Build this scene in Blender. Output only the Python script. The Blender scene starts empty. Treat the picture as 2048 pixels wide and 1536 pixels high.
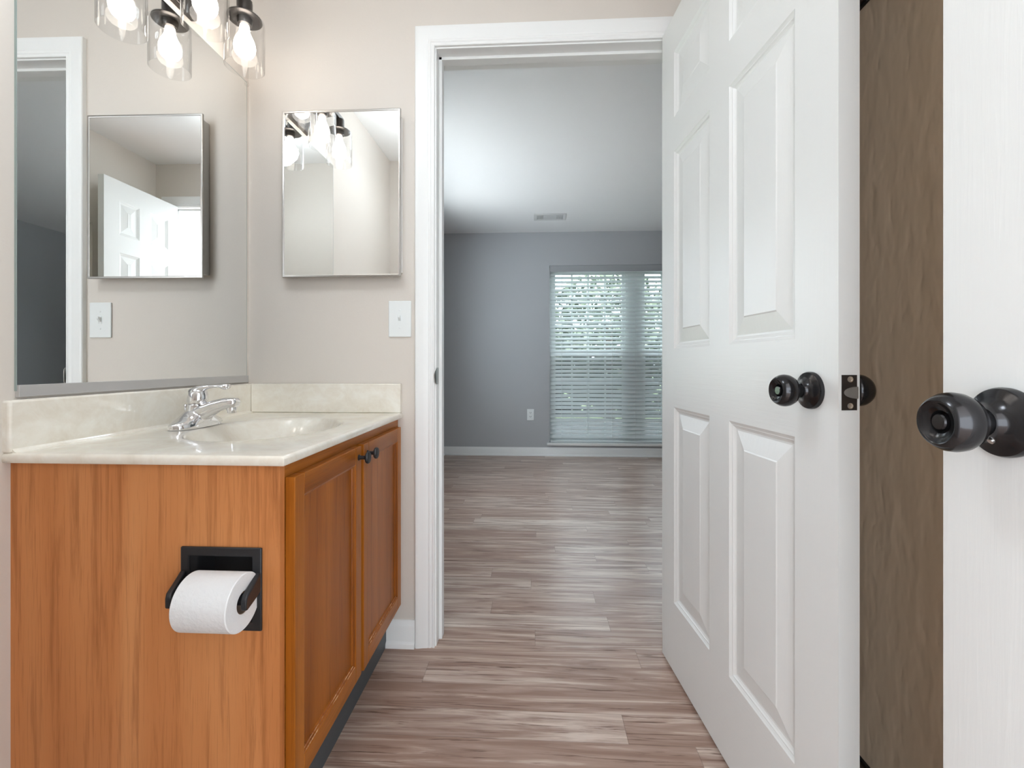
import bpy, bmesh, math, random
from mathutils import Vector, Matrix, noise as mnoise
PI = math.pi
R = math.radians
S = bpy.context.scene
COL = S.collection

# ------------------------------------------------------------------ camera
CAM_H = 0.968
F_PX = 910.2
YAW = math.atan((1070 - 1024) / F_PX)
cd = bpy.data.cameras.new('camera')
cd.sensor_fit = 'HORIZONTAL'
cd.sensor_width = 36.0
cd.lens = F_PX / 2048 * 36.0
cd.shift_y = (727 - 768) / 2048
cd.clip_start = 0.02
cam = bpy.data.objects.new('camera', cd)
COL.objects.link(cam)
cam.location = (0, 0, CAM_H)
cam.rotation_euler = (PI / 2, 0, YAW)
S.camera = cam

# ------------------------------------------------------------------ world and exposure
W_STRENGTH = 6.6
W_COLOR = (0.87, 0.95, 1.02)
BULB_STRENGTH = 16.0
FILL_DOME_STRENGTH = 22.0  # glow of the added dome fill light
SUN_STRENGTH = 31.0
BULB_COLOR = (1.0, 0.92, 0.83)
S.view_settings.view_transform = 'Standard'
S.view_settings.look = 'None'
S.view_settings.gamma = 1.0
S.view_settings.use_curve_mapping = False
S.view_settings.exposure = 0.0
w = bpy.data.worlds.new('overcast_sky')
S.world = w
w.use_nodes = True
bg = w.node_tree.nodes['Background']
bg.inputs[0].default_value = (*W_COLOR, 1)
bg.inputs[1].default_value = W_STRENGTH
try:
    S.cycles.max_bounces = 14
    S.cycles.diffuse_bounces = 8
    S.cycles.glossy_bounces = 8
    S.cycles.transparent_max_bounces = 24
    S.cycles.transmission_bounces = 8
    S.cycles.caustics_reflective = False
    S.cycles.caustics_refractive = False
    S.cycles.sample_clamp_indirect = 40.0
    S.cycles.use_denoising = True
except Exception:
    pass


def portal(name, loc, rot, sx, sy):
    ld = bpy.data.lights.new(name, 'AREA')
    ld.shape = 'RECTANGLE'
    ld.size = sx
    ld.size_y = sy
    ld.cycles.is_portal = True
    o = bpy.data.objects.new(name, ld)
    COL.objects.link(o)
    o.location = loc
    o.rotation_euler = rot
    return o


sl_ = bpy.data.lights.new('sun', 'SUN')
sl_.energy = SUN_STRENGTH
sl_.angle = R(1.0)
sl_.color = (1.0, 0.97, 0.93)
so_ = bpy.data.objects.new('sun', sl_)
COL.objects.link(so_)
so_.rotation_euler = (0, R(10), 0)      # high and from the right, it only lights the ground and trees outside

# daylight openings: bedroom window, added side window and the doorway behind the camera
portal('window_daylight', (1.04, 4.95, 1.07), (R(-90), 0, 0), 1.85, 1.9)
portal('added_window_daylight', (-1.10, 3.15, 1.41), (0, R(-90), 0), 1.42, 1.7)
portal('doorway_daylight', (0.175, -0.16, 1.03), (R(90), 0, 0), 0.60, 2.06)

# ------------------------------------------------------------------ shared dimensions
B = 1.5436          # bathroom face of the far wall
BB = 1.660          # bedroom face of that wall
L = -1.0004         # left wall
RX = 0.600          # right wall
CEIL = 2.345
REAR = -0.040       # wall beside the camera
FAR = 4.785         # bedroom far wall
BR_L, BR_R = -0.975, 2.92
OP_L, OP_R, OP_H = -0.337, 0.456, 2.045    # bedroom doorway opening
V0, V1 = 0.8148, 1.5436                    # vanity depth range


# ------------------------------------------------------------------ material helpers
def lin(c):
    return tuple(((x / 255) / 12.92 if x / 255 <= 0.04045 else ((x / 255 + 0.055) / 1.055) ** 2.4) for x in c)


class NT:
    def __init__(s, name):
        s.m = bpy.data.materials.new(name)
        s.m.use_nodes = True
        s.t = s.m.node_tree
        s.t.nodes.clear()
        s.out = s.n('ShaderNodeOutputMaterial')

    def n(s, kind, **kw):
        nd = s.t.nodes.new(kind)
        for k, v in kw.items():
            setattr(nd, k, v)
        return nd

    def put(s, sock, v):
        if v is None:
            return
        if isinstance(v, bpy.types.NodeSocket):
            s.t.links.new(v, sock)
        elif isinstance(v, (tuple, list)) and len(v) == 3 and sock.type == 'RGBA':
            sock.default_value = (*v, 1)
        else:
            sock.default_value = v

    def coord(s, scale=(1, 1, 1), out='Object'):
        tc = s.n('ShaderNodeTexCoord')
        mp = s.n('ShaderNodeMapping')
        s.put(mp.inputs[0], tc.outputs[out])
        mp.inputs[3].default_value = scale
        return mp.outputs[0]

    def noise(s, vec, scale=5, detail=4, rough=0.55, dist=0.0, what=0):
        nd = s.n('ShaderNodeTexNoise')
        s.put(nd.inputs['Vector'], vec)
        nd.inputs['Scale'].default_value = scale
        nd.inputs['Detail'].default_value = detail
        nd.inputs['Roughness'].default_value = rough
        nd.inputs['Distortion'].default_value = dist
        return nd.outputs[what]

    def math(s, op, a, b=None, c=None):
        nd = s.n('ShaderNodeMath', operation=op)
        s.put(nd.inputs[0], a)
        s.put(nd.inputs[1], b)
        s.put(nd.inputs[2], c)
        return nd.outputs[0]

    def ramp(s, fac, stops, interp='LINEAR'):
        nd = s.n('ShaderNodeValToRGB')
        s.put(nd.inputs[0], fac)
        cr = nd.color_ramp
        cr.interpolation = interp
        while len(cr.elements) < len(stops):
            cr.elements.new(0.5)
        for e, (p, c) in zip(cr.elements, stops):
            e.position = p
            e.color = (*c, 1) if len(c) == 3 else c
        return nd.outputs[0]

    def mix(s, fac, a, b, mode='MIX'):
        nd = s.n('ShaderNodeMix', data_type='RGBA', blend_type=mode)
        s.put(nd.inputs[0], fac)
        s.put(nd.inputs[6], a)
        s.put(nd.inputs[7], b)
        return nd.outputs[2]

    def bump(s, h, strength=0.2, dist=0.01):
        nd = s.n('ShaderNodeBump')
        nd.inputs['Strength'].default_value = strength
        nd.inputs['Distance'].default_value = dist
        s.put(nd.inputs['Height'], h)
        return nd.outputs[0]

    def bsdf(s, color=(.8, .8, .8), rough=0.5, metal=0.0, normal=None, spec=0.5, coat=0.0, **kw):
        nd = s.n('ShaderNodeBsdfPrincipled')
        s.put(nd.inputs['Base Color'], color)
        s.put(nd.inputs['Roughness'], rough)
        s.put(nd.inputs['Metallic'], metal)
        s.put(nd.inputs['Specular IOR Level'], spec)
        s.put(nd.inputs['Coat Weight'], coat)
        if normal is not None:
            s.put(nd.inputs['Normal'], normal)
        for k, v in kw.items():
            s.put(nd.inputs[k.replace('_', ' ')], v)
        s.put(s.out.inputs[0], nd.outputs[0])
        return nd


def plain(name, color, rough=0.5, metal=0.0, spec=0.5, bump=None, coat=0.0, **kw):
    t = NT(name)
    nrm = None
    c = color
    if bump:
        sc, st = bump
        nz = t.noise(t.coord(), sc, 3)
        nrm = t.bump(nz, st, 0.004)
    else:
        nz = t.noise(t.coord(), 14, 2)
        c = t.mix(t.math('MULTIPLY', nz, 0.10), color, tuple(x * 0.9 for x in color))
    t.bsdf(c, rough, metal, nrm, spec, coat, **kw)
    return t.m


def paint(name, color, rough=0.55, bs=0.10, scale=220):
    t = NT(name)
    v = t.coord()
    big = t.noise(v, 1.3, 2)
    fine = t.noise(v, scale, 2)
    c = t.mix(t.math('MULTIPLY', big, 0.12), color, tuple(x * 0.90 for x in color))
    t.bsdf(c, rough, 0, t.bump(fine, bs, 0.002), 0.35)
    return t.m


def thin_glass(name, tint=(1, 1, 1), rough=0.0, ior=1.45, edge=0.0):
    t = NT(name)
    lw = t.n('ShaderNodeLayerWeight')
    lw.inputs[0].default_value = 0.5
    nz = t.noise(t.coord(), 30, 1)
    f0 = ((ior - 1) / (ior + 1)) ** 2
    fr = t.math('ADD', f0, t.math('MULTIPLY', t.math('POWER', lw.outputs['Facing'], 5.0), 0.9))
    tr = t.n('ShaderNodeBsdfTransparent')
    t.put(tr.inputs[0], tint)
    gl = t.n('ShaderNodeBsdfGlossy')
    gl.inputs['Roughness'].default_value = rough
    mx = t.n('ShaderNodeMixShader')
    t.put(mx.inputs[0], t.math('ADD', fr, t.math('MULTIPLY', nz, edge)))
    t.put(mx.inputs[1], tr.outputs[0])
    t.put(mx.inputs[2], gl.outputs[0])
    t.put(t.out.inputs[0], mx.outputs[0])
    return t.m


def wood(name, dark, mid, light, axis='Z', rough=0.38, seed=0.0, coat=0.15, grain=1.0):
    """Stained wood with its grain along the given object axis."""
    t = NT(name)
    st = {'X': (1.2, 26, 26), 'Y': (26, 1.2, 26), 'Z': (26, 26, 1.2)}[axis]
    tc = t.n('ShaderNodeTexCoord')
    mp = t.n('ShaderNodeMapping')
    t.put(mp.inputs[0], tc.outputs['Object'])
    mp.inputs[1].default_value = (seed, seed * 1.7, seed * 0.6)
    mp.inputs[3].default_value = st
    v = mp.outputs[0]
    broad = t.noise(v, 0.32, 3, 0.5, 0.6)
    lines = t.noise(v, 2.2, 5, 0.65, 0.4)
    mp2 = t.n('ShaderNodeMapping')
    t.put(mp2.inputs[0], tc.outputs['Object'])
    mp2.inputs[3].default_value = tuple((x * 14 if x > 2 else x * 9) for x in st)
    pores = t.noise(mp2.outputs[0], 1.0, 2, 0.6)
    c = t.ramp(broad, [(0.30, dark), (0.50, mid), (0.72, light)])
    ln = t.ramp(lines, [(0.34, (0.66, 0.60, 0.55)), (0.48, (1, 1, 1)), (1.0, (1.06, 1.06, 1.06))])
    c = t.mix(0.75 * grain, c, ln, 'MULTIPLY')
    pr = t.ramp(pores, [(0.30, (0.72, 0.68, 0.64)), (0.46, (1, 1, 1))])
    c = t.mix(0.55 * grain, c, pr, 'MULTIPLY')
    t.bsdf(c, rough, 0, t.bump(pores, 0.08, 0.002), 0.22, coat, Coat_Roughness=0.25)
    return t.m


# ------------------------------------------------------------------ materials
M = {}
M['wall'] = paint('greige_wall_paint', lin((214, 207, 199)), 0.5)
M['ceiling'] = paint('ceiling_paint', (0.90, 0.90, 0.895), 0.7, 0.15, 160)
M['bed_wall'] = paint('blue_grey_wall_paint', lin((178, 180, 183)), 0.55)
M['bed_ceiling'] = paint('bedroom_ceiling_paint', (0.87, 0.88, 0.89), 0.7, 0.15, 160)
M['trim'] = plain('white_trim_paint', (0.83, 0.84, 0.835), 0.32, 0, 0.45)
M['door_v'] = None
M['black'] = plain('black_bronze', (0.022, 0.020, 0.020), 0.25, 0.6, 0.5)
M['knob'] = plain('dark_bronze_knob', (0.036, 0.035, 0.037), 0.15, 0.7, 0.5)
M['plate_dark'] = plain('dark_bronze_plate', (0.055, 0.048, 0.045), 0.38, 0.7)
M['matte_black'] = plain('matte_black_enamel', (0.014, 0.014, 0.016), 0.45, 0.0, 0.5)
M['chrome'] = plain('chrome', (0.80, 0.80, 0.82), 0.07, 1.0)
M['nickel'] = plain('satin_nickel', (0.72, 0.69, 0.66), 0.28, 1.0)
M['steel_frame'] = plain('brushed_steel_edge', (0.42, 0.40, 0.38), 0.30, 1.0)
M['mirror'] = plain('silvered_mirror', (0.90, 0.915, 0.91), 0.004, 1.0)
M['glass_edge'] = plain('greenish_mirror_edge', (0.30, 0.36, 0.34), 0.3)
M['channel'] = plain('satin_aluminium_channel', (0.50, 0.49, 0.485), 0.4, 0.35)
M['plastic'] = plain('white_switch_plastic', (0.80, 0.83, 0.83), 0.22, 0, 0.5)
M['slot'] = plain('dark_slot', (0.05, 0.05, 0.05), 0.6)
M['toe'] = plain('dark_grey_vinyl_base', (0.065, 0.075, 0.082), 0.5)
M['fixture'] = plain('oil_rubbed_bronze', (0.075, 0.068, 0.064), 0.30, 0.85)
M['shade'] = thin_glass('clear_shade_glass', (0.985, 0.985, 0.985), 0.0, 1.35, 0.02)
M['pane'] = thin_glass('window_pane_glass', (0.95, 0.975, 0.98), 0.0, 1.35)
M['screen'] = None
M['bronze_frame'] = plain('bronze_shower_frame', (0.10, 0.075, 0.058), 0.35, 0.6)
M['gasket'] = plain('black_gasket', (0.008, 0.007, 0.006), 0.6)
M['vinyl'] = plain('white_window_vinyl', (0.80, 0.82, 0.82), 0.4)
M['vent'] = plain('white_register_enamel', (0.66, 0.67, 0.67), 0.5)
M['vent_slot'] = plain('register_louver_enamel', (0.55, 0.56, 0.56), 0.5)
M['core'] = plain('brown_cardboard', lin((150, 128, 112)), 0.8)


def door_mat(name, st):
    t = NT(name)
    v = t.coord(st)
    g = t.noise(v, 1.0, 4, 0.6, 0.5)
    t.bsdf((0.735, 0.74, 0.73), 0.36, 0, t.bump(g, 0.22, 0.0012), 0.45)
    return t.m


M['door_v'] = door_mat('white_door_grain', (130, 130, 7))
M['door_h'] = door_mat('white_door_rail_grain', (7, 130, 130))


def bulb_mat():
    t = NT('glowing_bulb_glass')
    e = t.n('ShaderNodeEmission')
    nz = t.noise(t.coord(), 3, 1)
    t.put(e.inputs[0], t.mix(t.math('MULTIPLY', nz, 0.05), BULB_COLOR, (1, 0.90, 0.78)))
    e.inputs[1].default_value = BULB_STRENGTH
    t.put(t.out.inputs[0], e.outputs[0])
    return t.m


M['bulb'] = bulb_mat()


def fill_dome_mat():
    t = NT('added_fill_glow')
    e = t.n('ShaderNodeEmission')
    nz = t.noise(t.coord(), 3, 1)
    t.put(e.inputs[0], t.mix(t.math('MULTIPLY', nz, 0.05), (0.86, 0.95, 1.02), (0.87, 0.96, 1.02)))
    e.inputs[1].default_value = FILL_DOME_STRENGTH
    t.put(t.out.inputs[0], e.outputs[0])
    return t.m


M['dome'] = fill_dome_mat()
M['asphalt'] = plain('grey_asphalt', (0.055, 0.058, 0.064), 0.9)
M['concrete'] = plain('pale_concrete', (0.66, 0.66, 0.66), 0.85)


def marble_mat():
    t = NT('cream_cultured_marble')
    v = t.coord()
    a = t.noise(v, 7, 6, 0.62, 1.8)
    b = t.noise(v, 16, 5, 0.6, 2.6)
    c = t.ramp(a, [(0.30, lin((222, 214, 200))), (0.50, lin((229, 223, 211))), (0.68, lin((236, 233, 224)))])
    c = t.mix(t.math('MULTIPLY', t.ramp(b, [(0.46, (0, 0, 0)), (0.56, (1, 1, 1))]), 0.22), c, lin((240, 238, 230)))
    t.bsdf(c, 0.10, 0, None, 0.5, 0.3, Coat_Roughness=0.05)
    return t.m


M['marble'] = marble_mat()


def floor_mat():
    t = NT('wood_plank_floor')
    tc = t.n('ShaderNodeTexCoord')
    sx = t.n('ShaderNodeSeparateXYZ')
    t.put(sx.inputs[0], tc.outputs['Object'])
    X, Y = sx.outputs[0], sx.outputs[1]
    w_, l_ = 0.0975, 1.05
    row = t.math('FLOOR', t.math('DIVIDE', Y, w_))
    wn = t.n('ShaderNodeTexWhiteNoise', noise_dimensions='1D')
    t.put(wn.inputs[1], row)
    xs = t.math('ADD', X, t.math('MULTIPLY', wn.outputs[0], 7.3))
    col = t.math('FLOOR', t.math('DIVIDE', xs, l_))
    cx = t.n('ShaderNodeCombineXYZ')
    t.put(cx.inputs[0], row)
    t.put(cx.inputs[1], col)
    wn2 = t.n('ShaderNodeTexWhiteNoise', noise_dimensions='2D')
    t.put(wn2.inputs[0], cx.outputs[0])
    rnd = wn2.outputs[0]
    # plank-local grain coordinates
    gv = t.n('ShaderNodeCombineXYZ')
    t.put(gv.inputs[0], t.math('ADD', t.math('MULTIPLY', X, 1.0), t.math('MULTIPLY', rnd, 31.0)))
    t.put(gv.inputs[1], t.math('ADD', Y, t.math('MULTIPLY', rnd, 17.0)))
    t.put(gv.inputs[2], t.math('MULTIPLY', rnd, 9.0))

    def stretched(sx_, sy_, scale, detail, rough, dist):
        mp = t.n('ShaderNodeMapping')
        t.put(mp.inputs[0], gv.outputs[0])
        mp.inputs[3].default_value = (sx_, sy_, 1)
        return t.noise(mp.outputs[0], scale, detail, rough, dist)
    broad = stretched(0.9, 13.0, 1.9, 5, 0.58, 1.3)
    streak = stretched(0.9, 24.0, 2.4, 6, 0.62, 2.2)
    fine = stretched(1.0, 40.0, 9.0, 4, 0.6, 0.3)
    base = t.ramp(rnd, [(0.0, lin((176, 150, 136))), (0.35, lin((190, 166, 152))), (0.7, lin((200, 179, 166))), (1.0, lin((216, 200, 188)))])
    c = t.mix(t.math('MULTIPLY', t.ramp(broad, [(0.40, (0, 0, 0)), (0.62, (1, 1, 1))]), 0.85), base, lin((146, 116, 102)))
    c = t.mix(t.math('MULTIPLY', t.ramp(broad, [(0.28, (1, 1, 1)), (0.44, (0, 0, 0))]), 0.75), c, lin((222, 208, 197)))
    c = t.mix(t.math('MULTIPLY', t.ramp(streak, [(0.56, (0, 0, 0)), (0.66, (1, 1, 1))]), 0.92), c, lin((104, 74, 61)))
    c = t.mix(0.35, c, t.ramp(fine, [(0.35, (0.74, 0.71, 0.69)), (0.55, (1, 1, 1))]), 'MULTIPLY')
    # seams between boards
    fy = t.math('FRACT', t.math('DIVIDE', Y, w_))
    fx = t.math('FRACT', t.math('DIVIDE', xs, l_))
    sy = t.math('LESS_THAN', fy, 0.018)
    sx2 = t.math('LESS_THAN', fx, 0.0016)
    seam = t.math('MAXIMUM', sy, sx2)
    c = t.mix(t.math('MULTIPLY', seam, 0.45), c, lin((95, 75, 66)))
    rg = t.math('ADD', 0.25, t.math('MULTIPLY', fine, 0.10))
    t.bsdf(c, rg, 0, t.bump(fine, 0.05, 0.001), 0.5)
    return t.m


M['floor'] = floor_mat()
M['panel_wood'] = wood('cherry_laminate', lin((184, 117, 67)), lin((198, 130, 78)), lin((208, 144, 92)), 'Z', 0.42, 0.0, 0.05)
M['door_wood'] = wood('stained_oak_upright', lin((130, 70, 16)), lin((158, 92, 26)), lin((182, 112, 40)), 'Z', 0.34, 3.1, 0.1)
M['rail_wood'] = wood('stained_oak_level', lin((132, 72, 16)), lin((160, 94, 28)), lin((184, 116, 44)), 'Y', 0.34, 5.3, 0.1)
M['panel2_wood'] = wood('stained_oak_flat_panel', lin((126, 66, 14)), lin((152, 86, 24)), lin((172, 102, 34)), 'Z', 0.34, 8.7, 0.1, 1.2)


def worn_mat():
    t = NT('rubbed_stain')
    nz = t.noise(t.coord((30, 18, 30)), 2.0, 4, 0.7)
    c = t.ramp(nz, [(0.50, lin((150, 84, 36))), (0.60, lin((216, 176, 136)))])
    t.bsdf(c, 0.5)
    return t.m


M['worn'] = worn_mat()


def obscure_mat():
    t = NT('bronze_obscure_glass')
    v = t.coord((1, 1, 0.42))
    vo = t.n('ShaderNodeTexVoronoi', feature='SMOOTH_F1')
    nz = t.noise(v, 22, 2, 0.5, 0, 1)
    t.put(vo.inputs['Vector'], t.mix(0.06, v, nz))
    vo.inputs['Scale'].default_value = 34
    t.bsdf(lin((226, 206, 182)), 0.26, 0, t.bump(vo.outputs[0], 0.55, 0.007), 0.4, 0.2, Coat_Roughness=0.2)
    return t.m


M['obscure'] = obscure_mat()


def screen_mat():
    t = NT('insect_screen_mesh')
    tr = t.n('ShaderNodeBsdfTransparent')
    df = t.n('ShaderNodeBsdfDiffuse')
    t.put(df.inputs[0], (0.10, 0.11, 0.12))
    mx = t.n('ShaderNodeMixShader')
    nz = t.noise(t.coord(), 60, 1)
    t.put(mx.inputs[0], t.math('ADD', 0.38, t.math('MULTIPLY', nz, 0.06)))
    t.put(mx.inputs[1], tr.outputs[0])
    t.put(mx.inputs[2], df.outputs[0])
    t.put(t.out.inputs[0], mx.outputs[0])
    return t.m


M['screen'] = screen_mat()


def slat_mat():
    t = NT('white_blind_slat')
    nz = t.noise(t.coord((2, 20, 20)), 2, 2)
    c = t.mix(nz, (0.80, 0.83, 0.83), (0.86, 0.88, 0.88))
    df = t.n('ShaderNodeBsdfPrincipled')
    t.put(df.inputs['Base Color'], c)
    df.inputs['Roughness'].default_value = 0.35
    tl = t.n('ShaderNodeBsdfTranslucent')
    t.put(tl.inputs[0], (0.84, 0.90, 0.90))
    mx = t.n('ShaderNodeMixShader')
    mx.inputs[0].default_value = 0.27
    t.put(mx.inputs[1], df.outputs[0])
    t.put(mx.inputs[2], tl.outputs[0])
    t.put(t.out.inputs[0], mx.outputs[0])
    return t.m


M['slat'] = slat_mat()
M['valance'] = plain('grey_valance', (0.36, 0.37, 0.385), 0.5)


def tissue_mat():
    t = NT('white_tissue_paper')
    v = t.coord()
    f = t.noise(v, 260, 3, 0.6)
    q = t.n('ShaderNodeTexVoronoi')
    t.put(q.inputs['Vector'], v)
    q.inputs['Scale'].default_value = 110
    h = t.math('ADD', f, t.math('MULTIPLY', q.outputs[0], 0.8))
    t.bsdf((0.74, 0.75, 0.76), 0.85, 0, t.bump(h, 0.35, 0.002), 0.2)
    return t.m


M['tissue'] = tissue_mat()


def leaf_mat(name, a, b):
    t = NT(name)
    nz = t.noise(t.coord(), 9, 3)
    t.bsdf(t.mix(nz, a, b), 0.6, 0, None, 0.3)
    return t.m


M['leaf'] = leaf_mat('tree_foliage', (0.03, 0.050, 0.028), (0.08, 0.105, 0.068))
M['leaf2'] = leaf_mat('hedge_foliage', (0.025, 0.04, 0.025), (0.05, 0.07, 0.045))
M['bark'] = plain('bark', (0.12, 0.09, 0.07), 0.9)
M['grass'] = leaf_mat('lawn_grass', (0.12, 0.20, 0.09), (0.22, 0.30, 0.15))


# ------------------------------------------------------------------ mesh helpers
class MB:
    def __init__(s):
        s.v, s.f, s.mi = [], [], []

    def add(s, vs, fs, mi=0):
        k = len(s.v)
        s.v += [tuple(x) for x in vs]
        s.f += [tuple(i + k for i in f) for f in fs]
        s.mi += [mi] * len(fs)
        return s

    def box(s, x0, x1, y0, y1, z0, z1, mi=0):
        vs = [(x, y, z) for x in (x0, x1) for y in (y0, y1) for z in (z0, z1)]
        fs = [(0, 1, 3, 2), (4, 6, 7, 5), (0, 4, 5, 1), (2, 3, 7, 6), (0, 2, 6, 4), (1, 5, 7, 3)]
        return s.add(vs, fs, mi)

    def lathe(s, prof, org, axis, n=40, mi=0, closed=False):
        """prof: (radius, height along axis)"""
        ax = Vector(axis).normalized()
        u = ax.orthogonal().normalized()
        v = ax.cross(u)
        o = Vector(org)
        vs, fs = [], []
        rings = []
        for r, h in prof:
            if r < 1e-7:
                rings.append([len(vs)])
                vs.append(o + ax * h)
            else:
                rings.append(list(range(len(vs), len(vs) + n)))
                for i in range(n):
                    a = 2 * PI * i / n
                    vs.append(o + ax * h + (u * math.cos(a) + v * math.sin(a)) * r)
        pairs = list(zip(rings[:-1], rings[1:]))
        if closed:
            pairs.append((rings[-1], rings[0]))
        for a, b in pairs:
            if len(a) == 1 and len(b) == 1:
                continue
            for i in range(n):
                j = (i + 1) % n
                if len(a) == 1:
                    fs.append((a[0], b[j], b[i]))
                elif len(b) == 1:
                    fs.append((a[i], a[j], b[0]))
                else:
                    fs.append((a[i], a[j], b[j], b[i]))
        return s.add(vs, fs, mi)

    def cyl(s, p0, p1, r0, r1=None, n=32, mi=0):
        r1 = r0 if r1 is None else r1
        d = Vector(p1) - Vector(p0)
        return s.lathe([(0, 0), (r0, 0), (r1, d.length), (0, d.length)], p0, d, n, mi)

    def loft(s, rings, cap=True, mi=0, loop=True):
        n = len(rings[0])
        vs = [p for r in rings for p in r]
        fs = []
        for k in range(len(rings) - 1):
            for i in range(n if loop else n - 1):
                j = (i + 1) % n
                fs.append((k * n + i, k * n + j, (k + 1) * n + j, (k + 1) * n + i))
        if cap:
            fs.append(tuple(range(n))[::-1])
            fs.append(tuple((len(rings) - 1) * n + i for i in range(n)))
        return s.add(vs, fs, mi)

    def frame(s, o, i, plane, a0, a1, mi=0):
        """Rectangular ring: outer (u0,u1,v0,v1), inner likewise; plane 'x','y','z' gives the thickness axis from a0 to a1."""
        def P(u, v, t):
            return {'x': (t, u, v), 'y': (u, t, v), 'z': (u, v, t)}[plane]
        rings = []
        for (r, t) in ((o, a0), (o, a1), (i, a1), (i, a0)):
            u0, u1, v0, v1 = r
            rings.append([P(u0, v0, t), P(u1, v0, t), P(u1, v1, t), P(u0, v1, t)])
        rings.append(rings[0])
        vs = [p for r in rings[:4] for p in r]
        fs = []
        for k in range(4):
            k2 = (k + 1) % 4
            for q in range(4):
                q2 = (q + 1) % 4
                fs.append((k * 4 + q, k * 4 + q2, k2 * 4 + q2, k2 * 4 + q))
        return s.add(vs, fs, mi)


def obj(name, mb, mats, parent=None, bevel=0, smooth=True, local=False, seg=2, angle=35):
    me = bpy.data.meshes.new(name)
    me.from_pydata(mb.v, [], mb.f)
    bm = bmesh.new()
    bm.from_mesh(me)
    bmesh.ops.recalc_face_normals(bm, faces=bm.faces)
    bm.to_mesh(me)
    bm.free()
    mats = mats if isinstance(mats, (list, tuple)) else [mats]
    for m in mats:
        me.materials.append(m)
    if len(mats) > 1:
        me.polygons.foreach_set('material_index', mb.mi)
    if smooth:
        me.shade_smooth()
        me.set_sharp_from_angle(angle=R(angle))
    o = bpy.data.objects.new(name, me)
    COL.objects.link(o)
    if parent is not None:
        o.parent = parent
        if not local:
            p = parent
            off = Vector((0, 0, 0))
            while p is not None:
                off += p.location
                p = p.parent
            o.location = -off
    if bevel:
        b = o.modifiers.new('bevel', 'BEVEL')
        b.width = bevel
        b.segments = seg
        b.limit_method = 'ANGLE'
        b.angle_limit = R(40)
        b.harden_normals = False
    return o


def thing(name, label, cat, loc=(0, 0, 0), group=None, kind=None):
    o = bpy.data.objects.new(name, None)
    o.empty_display_size = 0.05
    COL.objects.link(o)
    o.location = loc
    return tag(o, label, cat, group, kind)


def tag(o, label, cat, group=None, kind=None):
    o['label'] = label
    o['category'] = cat
    if group:
        o['group'] = group
    if kind:
        o['kind'] = kind
    return o


def struct(name, mb, mat, label, cat, **kw):
    return tag(obj(name, mb, mat, **kw), label, cat, kind='structure')


# ------------------------------------------------------------------ room shell
struct('floor', MB().box(BR_L - 0.12, 3.02, REAR - 0.1, FAR + 0.14, -0.05, 0.0).box(-2.6, 2.6, -2.6, REAR - 0.1, -0.05, 0.0), M['floor'], 'greyish brown wood plank floor running through both rooms', 'floor', smooth=False)
mb = MB()
mb.box(L - 0.1, OP_L - 0.018, B, BB - 0.002, 0, CEIL)
mb.box(OP_R + 0.018, RX + 0.3, B, BB - 0.002, 0, CEIL)
mb.box(OP_L - 0.018, OP_R + 0.018, B, BB - 0.002, OP_H + 0.018, CEIL)
struct('wall_back', mb, M['wall'], 'warm greige bathroom wall around the bedroom doorway', 'wall', smooth=False)
mb = MB()
mb.box(L - 0.1, L, REAR - 0.1, B, 0, CEIL)
WTILT = 0.0085
mb.v = [(x + (B - y) * WTILT, y, z) for x, y, z in mb.v]
struct('wall_left', mb, M['wall'], 'greige wall behind the vanity and large mirror', 'wall', smooth=False)
SH0, SH1, SHH = 0.42, 1.33, 1.80
mb = MB()
mb.box(RX, RX + 0.24, REAR - 0.1, SH0, 0, CEIL)
mb.box(RX, RX + 0.24, SH1, B, 0, CEIL)
mb.box(RX, RX + 0.24, SH0, SH1, SHH, CEIL)
struct('wall_right', mb, M['wall'], 'greige wall behind the open doors on the right', 'wall', smooth=False)
RO_L, RO_R, RO_H = -0.125, 0.478, 2.045
mb = MB()
mb.box(L, RO_L - 0.018, REAR - 0.1, REAR, 0, CEIL)
mb.box(RO_R + 0.018, RX, REAR - 0.1, REAR, 0, CEIL)
mb.box(RO_L - 0.018, RO_R + 0.018, REAR - 0.1, REAR, RO_H + 0.018, CEIL)
struct('wall_rear', mb, M['wall'], 'greige wall beside the doorway the picture is taken from', 'wall', smooth=False)
struct('ceiling_sunblock', MB().box(-2.6, 2.6, -2.6, REAR - 0.1, CEIL, CEIL + 0.08), M['ceiling'], 'white ceiling over the space behind the viewer, added to block the sun', 'ceiling', smooth=False)  # added roof, keeps the sun off the floor behind the camera
struct('ceiling', MB().box(L - 0.1, RX + 0.3, REAR - 0.1, B + 0.03, CEIL, CEIL + 0.08), M['ceiling'], 'flat white bathroom ceiling', 'ceiling', smooth=False)
# bedroom
mb = MB()
mb.box(BR_L - 0.1, L - 0.1, BB - 0.002, BB, 0, CEIL)
mb.box(BR_L - 0.1, OP_L - 0.018, BB - 0.002, BB, 0, CEIL)
mb.box(OP_R + 0.018, BR_R, BB - 0.002, BB, 0, CEIL)
mb.box(RX + 0.3, BR_R, BB - 0.08, BB - 0.002, 0, CEIL)
mb.box(OP_L - 0.018, OP_R + 0.018, BB - 0.002, BB, OP_H + 0.018, CEIL)
struct('wall_entry', mb, M['bed_wall'], 'blue grey bedroom wall on the far side of the doorway', 'wall', smooth=False)
WX0, WX1, WZ0, WZ1 = 0.1518, 1.935, 0.1395, 1.9954
mb = MB()
mb.box(BR_L - 0.1, WX0, FAR, FAR + 0.14, 0, CEIL)
mb.box(WX1, BR_R + 0.1, FAR, FAR + 0.14, 0, CEIL)
mb.box(WX0, WX1, FAR, FAR + 0.14, 0, WZ0)
mb.box(WX0, WX1, FAR, FAR + 0.14, WZ1, CEIL)
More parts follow.
